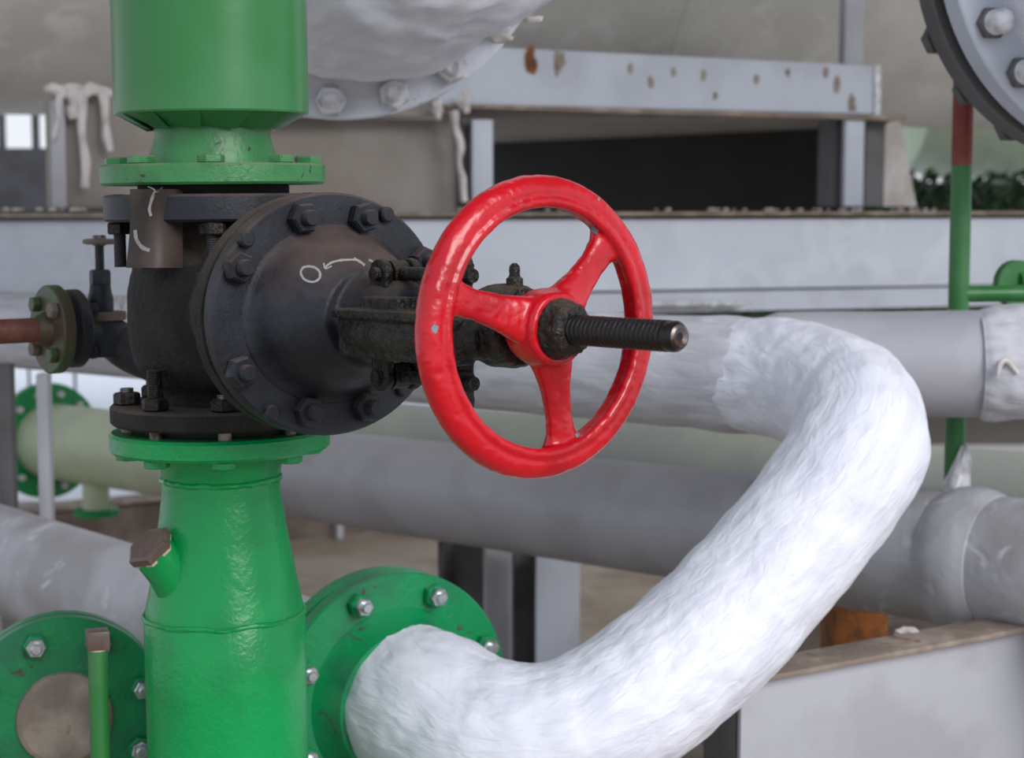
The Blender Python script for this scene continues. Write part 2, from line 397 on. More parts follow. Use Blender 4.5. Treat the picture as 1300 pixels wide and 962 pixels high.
# long white-washed beam with flanges
lb = thing('long_beam', 'long whitewashed steel beam running across the whole picture behind the valve', 'beam', onrun(650, 330, S0-.15))
wpart('web', runbox(-160, 276, 1500, 384, S0-.13, .03), M['white_steel'], lb)
wpart('upper_flange', runbox(-160, 268, 1500, 276, S0-.18, .20), M['rusty'], lb)
wpart('lower_flange', runbox(-160, 383, 1500, 388, S0-.15, .25), M['steel'], lb)
bm = bmesh.new()
for i in range(16):
    px = random.uniform(815, 940); blob(bm, onrun(px, 386, S0-.20), .03, (1.6, .5, .32), 2, .5, i)
wpart('paint_run', bm, M['whitebolt'], lb)
bm = bmesh.new()
for i in range(70):
    px = random.choice((random.uniform(0, 190), random.uniform(560, 1180), random.uniform(900, 1200)))
    p = onrun(px, 266, S0-random.uniform(.0, .17)); blob(bm, p, random.uniform(.004, .012), (1.3, 1, .7), 1, .5, i)
tag(wpart('debris', bm, M['drip'], kind='stuff'), 'crumbs of fallen white sealant lying along the long beam', 'debris')

# outside window-like opening at the far left: low far wall with gap and mullions
struct(wpart('wall_left', mk(box, -9, -2.9, 13.4, 13.6, 1.15, 1.6), M['wallm'], smooth=False))
a = at(-20, 192, 13); b = at(90, 138, 13)
fl = thing('window_1', 'x', 'x', at(40, 165, 13)); del fl['label']; del fl['category']; fl['kind'] = 'structure'
wpart('window_frame', mk(box, a.x-1, b.x+.4, 12.9, 13.05, b.z-.02, b.z+.5), M['dgrey'], fl)
wpart('window_frame', mk(box, a.x-1, b.x+.4, 12.9, 13.05, a.z-.42, a.z+.02), M['dgrey'], fl)
for px in (47, 4):
    q = at(px, 165, 13); wpart('mullion', mk(box, q.x-.02, q.x+.02, 12.93, 13.0, a.z, b.z), M['dgrey'], fl)
for px in (14, 40, 98):
    q = at(px, 600, 10.4)
    tag(wpart('fence_post', mk(tube, [Vector((q.x, 10.4, -.03)), Vector((q.x, 10.4, 1.05))], .009, 8, 1), M['dgrey']),
        {14: 'thin dark fence post at the far left edge in the bright gap', 40: 'thin dark fence post left of the grey upright in the bright gap', 98: 'thin dark fence post right of the grey upright in the bright gap'}[px], 'fence post', 'far fence posts')
for px, r_, lab in ((57, .021, 'slim grey upright in front of the pale pipe and its green flange'), (8, .028, 'darker grey upright at the left edge by the green flange')):
    q = at(px, 560, 5.2)
    tag(wpart('steel_upright', mk(box, q.x-r_*.8, q.x+r_*.8, 5.18, 5.23, 0, at(px, 474 if px > 20 else 462, 5.2).z, None, .003), M['grey'] if px > 20 else M['dgrey']), lab, 'steel post')

# foliage behind right and strip under the beam
bm = bmesh.new()
for i in range(7000):
    c = Vector((random.uniform(1.2, 6.5), random.uniform(10.8, 11.9), 0)); c.z = random.uniform(.9, 1.78+.08*noise.noise(c*2))
    n = Vector((random.gauss(0, 1), random.gauss(0, 1), random.gauss(0, 1))).normalized()
    u = n.orthogonal().normalized()*.05; v = n.cross(u).normalized()*.025
    bm.faces.new([bm.verts.new(c+q) for q in (-u, v, u, -v)])
hd = wpart('hedge_foliage', bm, M['leaf'], smooth=False, kind='stuff')
tag(hd, 'dark green hedge leaves glimpsed under the tank at right', 'hedge')

# low curb beam across the floor at the left and middle
cb = thing('curb_beam', 'low brown-grey steel curb lying on the floor behind the green pipe', 'beam', at(300, 680, 8))
A = at(-60, 752, 1); B = 0
def ground_at(px, py):
    cx, cy = (px-650)/F, (481-py)/F
    d = Vector((cx, cos(PITCH)+cy*sin(PITCH), -sin(PITCH)+cy*cos(PITCH))); k = -CAMZ/d.z
    return Vector((0, 0, CAMZ)) + d*k
A = ground_at(-60, 742); B = ground_at(575, 670)
dv = (B-A); Lb = dv.length; dv.normalize()
fr = Matrix((dv, Vector((-dv.y, dv.x, 0)), Vector((0, 0, 1)))).transposed().to_4x4(); fr.translation = A
wpart('web', mk(box, 0, Lb, .06, .09, 0.01, .27, fr), M['brown'], cb)
wpart('top_flange', mk(box, 0, Lb, 0, .16, .27, .285, fr), M['rusty'], cb)
wpart('stiffener', mk(box, Lb*.74, Lb*.74+.03, 0, .06, .01, .27, fr), M['grey'], cb)

# H posts under the pipes
def hpost(px, w, Y, rot, label, lowpy, m1, m2, top):
    c = at(px, top, Y); t = thing('h_column', label, 'steel column', (c.x, Y, 0), 'steel columns under the grey pipe')
    fr = T((c.x, Y, 0)) @ Rz(rot); h = c.z
    wpart('flange', mk(box, -w/2, w/2, -w/2-.006, -w/2+.006, .012, h, fr), m1, t)
    wpart('flange', mk(box, -w/2, w/2, w/2-.006, w/2+.006, .012, h, fr), m2, t)
    wpart('web', mk(box, -.005, .005, -w/2, w/2, .012, h, fr), m2, t)
    wpart('base_plate', mk(box, -w*.8, w*.8, -w*.8, w*.8, 0, .012, fr), M['dgrey'], t)
hpost(604, .17, 5.75, radians(60), 'dark grey H column, left of the two under the grey pipe', 830, M['grey'], M['dgrey'], 668)
hpost(693, .15, 5.5, radians(28), 'light grey H column, right of the two under the grey pipe', 830, M['steel'], M['dgrey'], 690)

# ================================================================== PIPES (oblique bundle)
# grey pipe (6)
g0 = at(1330, 722, 3.92); g1 = at(1200, 707, 4.1); g2 = at(60, 559, 7.0)
gp = thing('grey_pipe', 'long grey pipe running obliquely behind the wheel, green flange at its far left end', 'pipe', g1)
ga = (g2-g1).normalized(); g2 = g1 + ga*(g2-g1).length
mid = g1 + ga*2.9
wpart('pipe_run', mk(tube, [g1, mid], .146, 64, 1), M['grey'], gp)
wpart('pale_run', mk(tube, [mid, g2], .1455, 64, 1), M['pale'], gp)
wpart('coated_end', mk(tube, [g1-ga*.62, g1-ga*.3, g1, g1+ga*.5], .151, 64, 12, lump(.004, 9, .002, 30, 3)), M['greyd'], gp)
wpart('collar', mk(tube, [g1-ga*.14, g1-ga*.10, g1-ga*.05, g1-ga*.01], [.154, .166, .166, .153], 64, 6, lump(.004, 12, 0, 1, 5)), M['greyd'], gp)
FG = frame(g2, ga)
def flange_ring(R, ri, t, parent, fr, m, name='flange'):
    return wpart(name, mk(lathe, ring_prof(R, ri, -t/2, t/2, .003), 72, fr), m, parent)
flange_ring(.225, .12, .035, gp, FG, M['glow'])
for k in range(12):
    a = 2*pi*(k+.5)/12
    wpart('bolt', mk(lathe, [(.013, -.04), (.013, .03)], 12, FG @ T((.185*cos(a), .185*sin(a), 0))), M['whitebolt'], gp)
nz_ = g1 + ga*((g2-g1).length-.35)
wpart('drain_stub', mk(tube, [nz_-Vector((0, 0, .12)), nz_-Vector((0, 0, .24))], .05, 24, 1), M['pale'], gp)
wpart('drain_flange', mk(lathe, disc_prof(.085, -.26, -.235), 32, T(nz_)), M['glow'], gp)
wpart('saddle_foot', mk(box, -.06, .06, -.04, .04, -g1.z, -.14, T(g1-ga*.35)), M['dgrey'], gp)
# rear pale pipe
r1 = at(1160, 628, 4.9); r2 = r1 + ga*2.45
rpp = thing('rear_pale_pipe', 'pale grey-green pipe tucked just behind and above the long grey pipe', 'pipe', r1)
wpart('pipe_run', mk(tube, [r1-ga*1.0, r2], .14, 48, 1), M['palegrey'], rpp)
wpart('bracket', mk(box, -.03, .03, -.03, .03, -r1.z, -.13, T(r1+ga*1.8)), M['dgrey'], rpp)
wpart('bracket', mk(box, -.03, .03, -.03, .03, -r1.z, -.13, T(r1-ga*.8)), M['dgrey'], rpp)

# white mastic pipe: flange -> bend -> long header going away to the left
WP = [(512, 890, 3.40), (556, 910, 3.32), (625, 938, 3.25), (710, 936, 3.22), (795, 894, 3.25), (875, 830, 3.31), (955, 748, 3.38), (1028, 664, 3.44), (1078, 592, 3.5), (1092, 550, 3.56), (1073, 512, 3.68), (1015, 488, 3.82), (945, 476, 3.93)]
wp = [at(*p) for p in WP]
hd_end = at(-120, 410, 6.15)
hd_dir = (hd_end-wp[-1]).normalized()
wt = thing('white_pipe', 'thick white mastic-coated pipe sweeping up from the green flange into a wide bend', 'pipe', wp[0])
rr = [.150, .149, .143, .138, .136, .134, .133, .133, .134, .134, .132, .130, .1245]
S_ = lump(.006, 5, .005, 17, 1)
def md(p, d, s, a):
    ridge = .0010*noise.noise(Vector((s*12, a*5, 3.1))) + .0012*noise.noise(Vector((s*30, a*9, 7.7))) + .0012*noise.noise((p+d*.1)*38)
    ridge += .0016*max(0, noise.noise(Vector((s*16+2*sin(a), a*11, 1.3))))
    q = noise.noise(Vector((s*2.2, a*1.6, 9)))
    return S_(p, d, s, a) + ridge + (.003*max(0, q-.25))
wpart('coated_bend', mk(tube, wp, rr, 128, 26, md), M['white'], wt)
def hdm(p, d, s, a):
    f = max(0, 1-s/.9); return f*(.007*noise.noise((p+d*.1)*9)) + .001*noise.noise(p*8)
wpart('header_run', mk(tube, [wp[-1]-hd_dir*.03, wp[-1]+hd_dir*.0, wp[-1]+hd_dir*.3, wp[-1]+hd_dir*1.0, hd_end], [.118, .127, .125, .122, .121], 72, 22, hdm), M['greyw'], wt)
b0 = at(985, 463, 4.0); b1 = at(1420, 460, 3.93)
bdir = (b1-b0).normalized()
wpart('branch_run', mk(tube, [b0-bdir*.06, b0-bdir*.045, b0-bdir*.01, b0+bdir*.05, b0+bdir*.3, b1], [.03, .085, .112, .117, .117, .117], 64, 10, lump(.0025, 6, 0, 1, 8)), M['grey'], wt)
bq = at(1300, 461, 3.94)
wpart('coated_joint', mk(tube, [bq-bdir*.10, bq-bdir*.075, bq, bq+bdir*.3], [.116, .124, .126, .124], 64, 14, lump(.009, 12, .004, 34, 9)), M['greyw'], wt)
bm = bmesh.new()
def arc(pts, r): tube(bm, [at(*p) for p in pts], [r*.6, r, r, r*.7] if len(pts) == 4 else r, 8, 5, uvl=False)
arc(((1266, 478, 3.815), (1270, 462, 3.812), (1278, 458, 3.812), (1292, 474, 3.815)), .006)
wpart('mastic_loop', bm, M['drip'], wt)
# seam bead where the bend was wrapped
wpart('mounting_leg', mk(box, -.03, .03, -.03, .03, -b1.z, -.1, T(b1-bdir*.02)), M['dgrey'], wt)

# green flange pair of the white pipe
fax = Vector((sin(radians(32)), -cos(radians(32)), 0))
C2 = at(503, 888, 3.40)
FF = frame(C2, fax)
gf = thing('flange_joint', 'large round green flange joint with galvanised bolts where the white pipe starts', 'flange', C2)
R2 = .247
wpart('front_flange', mk(lathe, ring_prof(R2, .1, -.036, 0, .003), 96, FF), M['glow2'], gf)
wpart('rear_flange', mk(lathe, ring_prof(R2, .1, -.078, -.042, .003), 96, FF), M['glow2'], gf)
wpart('gasket', mk(lathe, ring_prof(R2-.06, .1, -.042, -.034, .0005), 64, FF), M['dark'], gf)
wpart('weld_neck', mk(lathe, [(.180, 0), (.167, .012), (.154, .03), (.145, .05)], 64, FF), M['glow2'], gf)
nut_m = mesh('nut', mk(hexm, .0235, 0, .020), M['glow2'], sharp=25)
nutc_m = mesh('nut', mk(hexm, .0185, 0, .013), M['chrome'], sharp=25)
stud_m = mesh('stud', mk(lathe, [(.0108, -.10), (.0108, .040), (.008, .043)], 16), M['chrome'])
for k in range(8):
    a = radians(22.5+45*k); P = FF @ T((.2115*cos(a), .2115*sin(a), 0)) 
    s = part('stud', stud_m, None, gf, P)
    part('nut', nut_m, None, s, P @ Rz(k*.4)); part('nut', nutc_m, None, s, P @ T((0, 0, .020)) @ Rz(k))

# big pipe (7) arriving at that flange from the left
d7 = Vector((-sin(radians(42)), cos(radians(42)), 0.015)).normalized()
C7 = FF @ Vector((0, 0, -.08))
p7 = thing('insulated_pipe', 'fat light grey pipe passing behind the lower green pipe at bottom left', 'pipe', C7)
wpart('pipe_run', mk(tube, [C7, C7+d7*.04, C7+d7*.12, C7+d7*.2, C7+d7*4.0], [.11, .124, .132, .135, .135], 64, 8, lump(.002, 3, 0, 1, 2)), M['greyd'], p7)
wpart('support_leg', mk(box, -.03, .03, -.03, .03, -C7.z, -.1, T(C7+d7*3.6)), M['dgrey'], p7)

# ================================================================== TOP: white elbow with bolted flange
e0 = at(430, -127, 3.9)
Re = 271/590.
fe = Vector((.10, -1, .02)).normalized(); FE = frame(e0, fe)
el = thing('white_elbow', 'huge white-coated pipe elbow with a bolted white flange, top centre behind the green pipe', 'pipe', e0)
wpart('flange', mk(lathe, ring_prof(Re, .3, -.03, 0, .004), 128, FE), mat('white_flange_paint', (204, 208, 218), .45, c2=(190, 192, 202), s2=8, c3=(150, 140, 136), s3=30, lo3=.7, hi3=.74, bump=.2, bs=40), el)
wpart('rear_flange', mk(lathe, ring_prof(Re-.005, .3, -.075, -.038, .004), 96, FE), M['grey'], el)
wpart('neck', mk(tube, [e0-fe*.9, e0-fe*.05], .36, 64, 1), M['tank'], el)
def ed(p, d, s, a):
    q = noise.noise((p+d*.35)*4+Vector((3, 1, 2))); q2 = noise.noise((p+d*.35)*13); q3 = noise.noise((p+d*.35)*34)
    return .009*q + .008*q2 + .006*q3 + .005*max(0, q2)
wpart('coated_elbow', mk(tube, [e0, e0+fe*.05, at(456, -130, 3.74), at(508, -158, 3.62), at(590, -235, 3.54), at(650, -400, 3.52), at(660, -600, 3.52)],
    [.372, .365, .36, .36, .36, .36, .36], 160, 24, ed), M['white'], el)
wpart('fillet', mk(lathe, [(.42, .0), (.395, .008), (.372, .03), (.362, .06)], 96, FE), M['greyw'], el)
bn = mesh('nut', mk(hexm, .034, 0, .034, None, 0, .16), M['whitebolt'], sharp=25)
bn2 = mesh('nut', mk(hexm, .034, 0, .034, None, 0, .16), M['grey'], sharp=25)
bs_ = mesh('stud', mk(lathe, [(.019, -.12), (.019, .046), (.013, .05), (.006, .046)], 20), M['whitebolt'])
rb = .422
for k in range(20):
    a = radians(-90-2.8+18.4*k) if k < 4 else radians(-90-2.8+18*k)
    P = FE @ T((rb*cos(a), rb*sin(a), 0)) @ Rz(k*.7)
    s = part('stud', bs_, None, el, P); part('nut', bn, None, s, P)
bm = bmesh.new()
for q in ((632, 47, 3.8, .02), (676, 24, 3.7, .014), (418, 18, 3.52, .016), (426, 27, 3.52, .013), (436, 34, 3.53, .011), (450, 40, 3.53, .006)):
    bm = bmesh.new(); blob(bm, at(*q[:3]), q[3], (1.5, .7, .6), 2, .6, q[0]); wpart('coating_lump', bm, M['drip'], el)

# right top flange pair with white dome
q0 = at(1402, -62, 3.95); fq = Vector((.36, -1, .05)).normalized(); FQ = frame(q0, fq)
rf = thing('domed_flange', 'big round bolted flange pair with white dome in the top right corner', 'flange', q0)
Rq = .445
wpart('rear_flange', mk(lathe, ring_prof(Rq, .2, -.05, 0, .004), 128, FQ), M['dgrey'], rf)
wpart('gasket', mk(lathe, ring_prof(Rq-.025, .2, 0, .03, .001), 96, FQ), M['dark'], rf)
wpart('front_flange', mk(lathe, ring_prof(Rq-.005, .2, .03, .085, .004), 128, FQ), M['steel'], rf)
wpart('dome', mk(tube, [FQ @ Vector((0, 0, z)) for z in (.08, .12, .2, .3, .4)], [.345, .335, .33, .325, .32], 96, 10, lump(.008, 8, .004, 24, 4)), M['white'], rf)
bl2 = mesh('bolt', mk(lathe, [(.026, -.10), (.026, .045), (.022, .058), (.012, .066), (.003, .068)], 20), M['whitebolt'])
bl3 = mesh('nut', mk(hexm, .034, 0, .02), M['dgrey'], sharp=25)
for k in range(20):
    a = radians(9+18*k); P = FQ @ T((.39*cos(a), .39*sin(a), .085))
    s = part('bolt', bl2, None, rf, P); part('nut', bl3, None, s, P)
for k in range(10, 17):
    a = radians(9+18*k); P = FQ @ T((.415*cos(a), .415*sin(a), -.085))
    part('rear_nut', bl3, None, rf, P)
wpart('pipe_neck', mk(tube, [FQ @ Vector((0, 0, -.16)), FQ @ Vector((0, 0, -.04))], .34, 64, 1), M['tank'], rf)

# green post with side rail
Yp = 4.15
tp = at(1222, 150, Yp); bt = at(1215, 612, Yp)
gpn = thing('green_post', 'slim green vertical pipe at right, red-brown at its top', 'pipe', bt)
sp = at(1221, 210, Yp)
wpart('riser', mk(tube, [Vector((sp.x, Yp, bt.z-.02)), sp], .0235, 24, 1), M['gpost'], gpn)
wpart('primed_top', mk(tube, [sp, Vector((sp.x, Yp, tp.z+.3))], .0236, 24, 1), M['rustred'], gpn, label='red-brown primed top')
r0 = at(1222, 373, Yp)
wpart('side_rail', mk(tube, [r0, at(1330, 372, Yp+.02)], .019, 20, 1), M['gpost'], gpn)
rf0 = at(1289, 360, Yp+.15)
wpart('side_flange', mk(lathe, disc_prof(.056, -.012, .012), 40, frame(rf0, (.35, -1, 0))), M['gpost'], gpn)
wpart('side_stub', mk(tube, [rf0, rf0+Vector((.2, .1, 0))], .03, 20, 1), M['gpost'], gpn)
ctop = g1 + Vector((0, 0, .15)); ctop = Vector((sp.x, Yp-.03, g1.z+.13))
o = wpart('mastic_cone', mk(tube, [ctop+Vector((-.005, 0, 0)), ctop+Vector((0, 0, .04)), ctop+Vector((.01, 0, .085)), ctop+Vector((.014, 0, .125))], [.04, .028, .018, .004], 24, 6, lump(.008, 25, 0, 1, 4)), M['whitebolt'])
tag(o, 'pointed white mastic cone at the foot of the green post', 'sealant')

# foreground-right beam, rust block, lump
fb = thing('floor_beam', 'grey steel beam in the bottom right corner under the coated pipe end', 'beam', at(1150, 860, 3.6))
A = at(960, 862, 3.55); B = at(1165, 806, 4.05); Cc = at(1420, 790, 4.1)
def seg(A, B, h, t, off, z0, z1):
    d = B-A; d.z = 0; L = d.length; d.normalize()
    fr = Matrix((d, Vector((-d.y, d.x, 0)), Vector((0, 0, 1)))).transposed().to_4x4(); fr.translation = (A.x, A.y, (A.z+B.z)/2)
    return mk(box, 0, L, off, off+t, z0, z1, fr, .003)
zt = (A.z+B.z+Cc.z)/3
A.z = B.z = Cc.z = zt
zt = at(1160, 812, 3.75).z
def at_z(px, py, z):
    o = Vector((0, 0, CAMZ)); d = at(px, py, 1)-o; return o + d*((z-CAMZ)/d.z)
A = at_z(950, 868, zt); B = at_z(1440, 775, zt)
wpart('web', seg(A, B, 0, .012, .02, -.34, 0), M['grey'], fb)
wpart('top_flange', seg(A, B, 0, .11, -.01, 0, .012), M['rusty'], fb)
wpart('foot', seg(A, A+(B-A)*.12, 0, .1, .035, -A.z, -.02), M['dgrey'], fb)
wpart('foot', seg(A+(B-A)*.85, B, 0, .1, .035, -A.z, -.02), M['dgrey'], fb)
bm = bmesh.new(); blob(bm, at(1151, 803, 3.78), .02, (1.3, 1, .6), 3, .4, 3)
tag(wpart('sealant_lump', bm, M['drip']), 'small white lump lying on the bottom right beam', 'sealant')
rc = at(1098, 800, 4.6)
tag(wpart('rust_block', mk(box, rc.x-.09, rc.x+.05, 4.55, 4.75, 0, rc.z+.06, None, .01), M['rust']), 'rusty orange steel block on the floor behind the bottom right beam', 'block')
rc = at(1120, 800, 5.2)
tag(wpart('low_sleeper', mk(box, rc.x-.5, rc.x+1.2, 5.2, 5.4, 0, rc.z, None, .01), M['brown']), 'long brown sleeper under the pipes at bottom right', 'beam')

# ================================================================== UPPER AND LOWER GREEN PIPES, VALVE
Y0 = 3.035
At = at(267, 70, Y0); Ab = at(287, 840, Y0)
zax = (At-Ab).normalized()
def onax(py):
    best = None
    t0, t1 = -1.0, 2.0
    from math import isfinite
    for _ in range(50):
        tm = (t0+t1)/2; p = Ab + zax*tm
        q = p - Vector((0, 0, CAMZ)); dep = q.y*cos(PITCH) - q.z*sin(PITCH); yy = 481 - F*(q.z*cos(PITCH)+q.y*sin(PITCH))/dep
        if yy > py: t0 = tm
        else: t1 = tm
    return Ab + zax*t0
PX = 1/757.
V0 = onax(398)
def zof(py): return (onax(py)-V0).dot(zax)
VF = frame(V0, zax, (0, -1, 0))           # local z = pipe axis
def VA(prof, n=64, **k): return mk(lathe, prof, n, VF, **k)

z_gt, z_gb = zof(209), zof(235)       # upper green flange
z_bt, z_bb = zof(246.5), zof(280)     # upper black flange
z_lt, z_lb = zof(510), zof(534)       # lower black flange (front edge)
z_ft, z_fb = zof(544), zof(569)       # lower green flange

up = thing('upper_green_pipe', 'wide green cased pipe coming down onto the top of the black valve', 'pipe', onax(206))
zc = zof(146)
# cased pipe
wpart('casing', VA([(.1585, zc+.0), (.160, zc+.003), (.160, 1.4), (.15, 1.42)], 96), M['gup'], up, sharp=20)
# petals: folded conical end
for k in range(12):
    bm = bmesh.new(); a0 = 2*pi*k/12; w_ = 2*pi/12
    n = 5; top = []; bot = []
    for i in range(n+1):
        a = a0 + w_*1.10*i/n
        lift = .006*(i/n)
        top.append((Vector((.1592*cos(a), .1592*sin(a), zc+.002))))
        r_ = .099 + lift*1.6
        bot.append((Vector((r_*cos(a-.05), r_*sin(a-.05), zc-.021-lift*.9))))
    tv = [bm.verts.new(VF @ v) for v in top]; bv = [bm.verts.new(VF @ v) for v in bot]
    tv2 = [bm.verts.new(VF @ (v+Vector((0, 0, .002)))) for v in top]; bv2 = [bm.verts.new(VF @ (v+Vector((0, 0, .003)))) for v in bot]
    for i in range(n):
        bm.faces.new((tv[i], tv[i+1], bv[i+1], bv[i])); bm.faces.new((tv2[i], bv2[i], bv2[i+1], tv2[i+1]))
        bm.faces.new((bv[i], bv[i+1], bv2[i+1], bv2[i]))
    for i in (0, n): bm.faces.new((tv[i], bv[i], bv2[i], tv2[i]))
    wpart('folded_petal', bm, M['gup'], up, sharp=15)
wpart('neck', VA([(.096, zc+.03), (.096, zof(164)), (.0955, zof(172)), (.0985, zof(183)), (.104, zof(196)), (.108, z_gt), (.108, z_gt-.01)], 64), M['gupf'], up)
wpart('seam', mk(tube, [VF @ Vector((.1605*cos(-2.66), .1605*sin(-2.66), zc+.01)), VF @ Vector((.1605*cos(-2.66), .1605*sin(-2.66), .9))], .0022, 8, 1), M['gup'], up)
wpart('flange', VA(ring_prof(.1855, .09, z_gb, z_gt, .004), 96), M['gupf'], up)
hb_up = mesh('bolt', mk(hexm, .0225, 0, .013), M['gupf'], sharp=25)
NB = 8
def bang(k): return radians(-90+8+45*k)
for k in range(NB):
    a = bang(k); P = VF @ T((.156*cos(a), .156*sin(a), z_gt)) @ Rz(k*1.3+.4)
    part('bolt_head', hb_up, None, up, P)

# ---- lower green pipe
lo = thing('lower_green_pipe', 'bright green tapering pipe standing under the black valve', 'pipe', onax(850))
zl0, zl1 = zof(608), zof(777)
wpart('flange', VA(ring_prof(.1845, .09, z_fb, z_ft, .005), 96), M['glow'], lo)
def rough_lathe(prof, n, amp, fr_, seed=0, sub=1):
    bm = mk(lathe, prof, n, None)
    for v in bm.verts:
        d = Vector((v.co.x, v.co.y, 0))
        if d.length > 1e-4:
            d.normalize(); k = noise.noise(v.co*22+Vector((seed, 0, 0)))*amp + noise.noise(v.co*60+Vector((seed, 0, 0)))*amp*.5
            v.co += d*k
    bm.transform(fr_); return bm
def dense(prof, step=.006):
    out = [prof[0]]
    for (r0, z0), (r1, z1) in zip(prof, prof[1:]):
        n = max(1, int(hypot(r1-r0, z1-z0)/step))
        for i in range(1, n+1): out.append((r0+(r1-r0)*i/n, z0+(z1-z0)*i/n))
    return out
wpart('weld_neck', rough_lathe(dense([(.106, z_fb+.01), (.104, z_fb-.006), (.0995, zl0+.008), (.0985, zl0)]), 96, .0008, VF), M['glow'], lo)
wpart('reducer', rough_lathe(dense([(.0985, zl0), (.1005, zof(630)), (.112, zof(685)), (.1235, zof(735)), (.1335, zof(771)), (.1345, zl1-.004)]), 128, .0009, VF, 3), M['glow'], lo)
wpart('pipe_run', VA([(.1345, zl1), (.1365, zl1-.004), (.1365, zof(870)), (.1365, -(V0.z-.02))], 96), M['glow'], lo)
def bead(z, r, a, seed=0, n=120):
    pts = [VF @ Vector(((r+.0015*noise.noise(Vector((cos(t)*6, sin(t)*6, seed))))*cos(t), (r+.0015*noise.noise(Vector((cos(t)*6, sin(t)*6, seed))))*sin(t), z+.003*noise.noise(Vector((cos(t)*3, sin(t)*3, seed+5))))) for t in [2*pi*i/n for i in range(n+1)]]
    return mk(tube, pts, a, 10, 1, lambda p, d, s, aa: .0016*noise.noise(Vector((s*60, aa*.8, seed))), False)
wpart('weld_bead', bead(zl0+.002, .0985, .0052, 1), M['glow'], lo)
wpart('weld_bead', bead(zl1, .135, .0042, 4), M['glow'], lo)
hb_lo = mesh('bolt', mk(hexm, .0215, 0, .014), M['glow'], sharp=25)
for k in range(NB):
    a = bang(k)+radians(4); P = VF @ T((.152*cos(a), .152*sin(a), z_fb-.014)) @ Rz(k*1.1+.2)
    part('bolt_head', hb_lo, None, lo, P)
# oblique stub with brown hex cap
sb0 = at(234, 744, Y0-.055); sb1 = at(194, 699, Y0-.097)
sd_ = (sb1-sb0).normalized()
wpart('side_boss', mk(tube, [sb0-sd_*.02, sb0, sb0+sd_*.02, sb0+sd_*.045, sb1+sd_*.004], [.056, .050, .043, .038, .035], 32, 6, lump(.002, 30, 0, 1, 6)), M['glow'], lo)
capo = wpart('plug', mk(hexm, .041, 0, .018, frame(sb1, sd_), .3, .12), M['capbrown'], lo, sharp=20, label='brown hexagonal plug')
wpart('plug_edge', mk(lathe, [(.033, -.003), (.0395, 0), (.0395, .0045), (.033, .006)], 6, frame(sb1-sd_*.003, sd_), ph=.3), M['brass'], capo)

# ================================================================== GATE VALVE
vl = thing('gate_valve', 'black cast-iron gate valve with long threaded spindle and red handwheel', 'valve', V0)
D = at(423, 399, 2.775)
H = at(685, 416, 2.40)
Sv = (H-D).normalized()
SF = frame(D, Sv)                 # x right/away, y up, z out along spindle, origin = face of bonnet plate
sV = -(D-V0).dot(Sv)              # z of the pipe axis (negative)
LH = (H-D).length
# body: vertical bulb + horizontal oval barrel, one cast mesh
bm = bmesh.new()
bodyp = [(.085, z_bb+.012), (.088, z_bb-.01), (.09, .135), (.111, .115), (.136, .085), (.1465, .04), (.148, 0), (.1465, -.04), (.137, -.085), (.114, -.112), (.094, -.126), (.09, -.14), (.094, z_lt-.008)]
lathe(bm, bodyp, 64, VF)
lathe(bm, [(.08, sV+.03), (.112, -.22), (.138, -.16), (.150, -.10), (.156, -.07), (.16, -.05)], 64, SF, 1.12, .92)
body = cast(wpart('body', bm, M['rough_black'], vl), .005, 8, .003, .012)
PLA, PLB = .212, .1865
def oval(prof, n=96, fr_=SF, ax=PLA/PLB): return mk(lathe, prof, n, fr_, ax, 1)
wpart('body_flange', oval([(.13, -.062), (PLB-.006, -.062), (PLB-.001, -.058), (PLB-.001, -.036), (PLB-.006, -.031), (PLB-.012, -.028), (.13, -.028)]), M['rough_black'], vl)
wpart('bonnet_flange', oval([(.12, -.028), (PLB-.004, -.028), (PLB, -.024), (PLB, -.004), (PLB-.004, 0), (.10, 0)]), M['black'], vl)
# bonnet dome + neck
bm = bmesh.new()
lathe(bm, [(.150, -.01), (.150, .0), (.139, .006), (.131, .018), (.125, .035), (.117, .055), (.104, .078), (.088, .096), (.080, .108)], 72, SF, 1.10, .93)
lathe(bm, [(.07, .06), (.068, .10), (.062, .125), (.058, .18), (.05, .20), (.04, .205)], 56, SF)
bon = cast(wpart('bonnet', bm, M['black'], vl), .0035, 8, .0012, .02)
# flanges of body
wpart('upper_flange', VA(ring_prof(.181, .06, z_bb, z_bt, .004), 96), M['black'], vl)
wpart('lower_flange', VA(ring_prof(.181, .06, z_lb, z_lt, .004), 96), M['rough_black'], vl)
wpart('upper_raised_face', VA(disc_prof(.125, z_bt-.002, z_gb), 64), M['dark'], vl)
wpart('lower_raised_face', VA(disc_prof(.140, z_ft, z_lb), 64), M['dark'], vl)
# flange studs and nuts
nb = mesh('nut', mk(hexm, .0225, 0, .020), M['greasy'], sharp=25)
def threaded(r, z0, z1, pitch, depth=.0012, n=20, per=4):
    bm = bmesh.new(); N = int((z1-z0)/pitch*per); rings = []
    for j in range(N+1):
        z = z0+(z1-z0)*j/N; ring = []
        for i in range(n):
            a = 2*pi*i/n; f = ((z-z0)/pitch - i/n) % 1.0
            tri = abs(f-.5)*2
            rr_ = r - depth*(1-min(1, tri*1.6)) 
            ring.append(bm.verts.new((rr_*cos(a), rr_*sin(a), z)))
        rings.append(ring)
    for a, b in zip(rings, rings[1:]):
        for i in range(n): bm.faces.new((a[i], a[(i+1) % n], b[(i+1) % n], b[i]))
    bm.faces.new(rings[0][::-1]); bm.faces.new(rings[-1]); return bm
st_up = mesh('stud', threaded(.0105, -.075, .045, .0035), M['black'])
st_lo = mesh('stud', threaded(.0125, -.03, .066, .0035), M['greasy'])
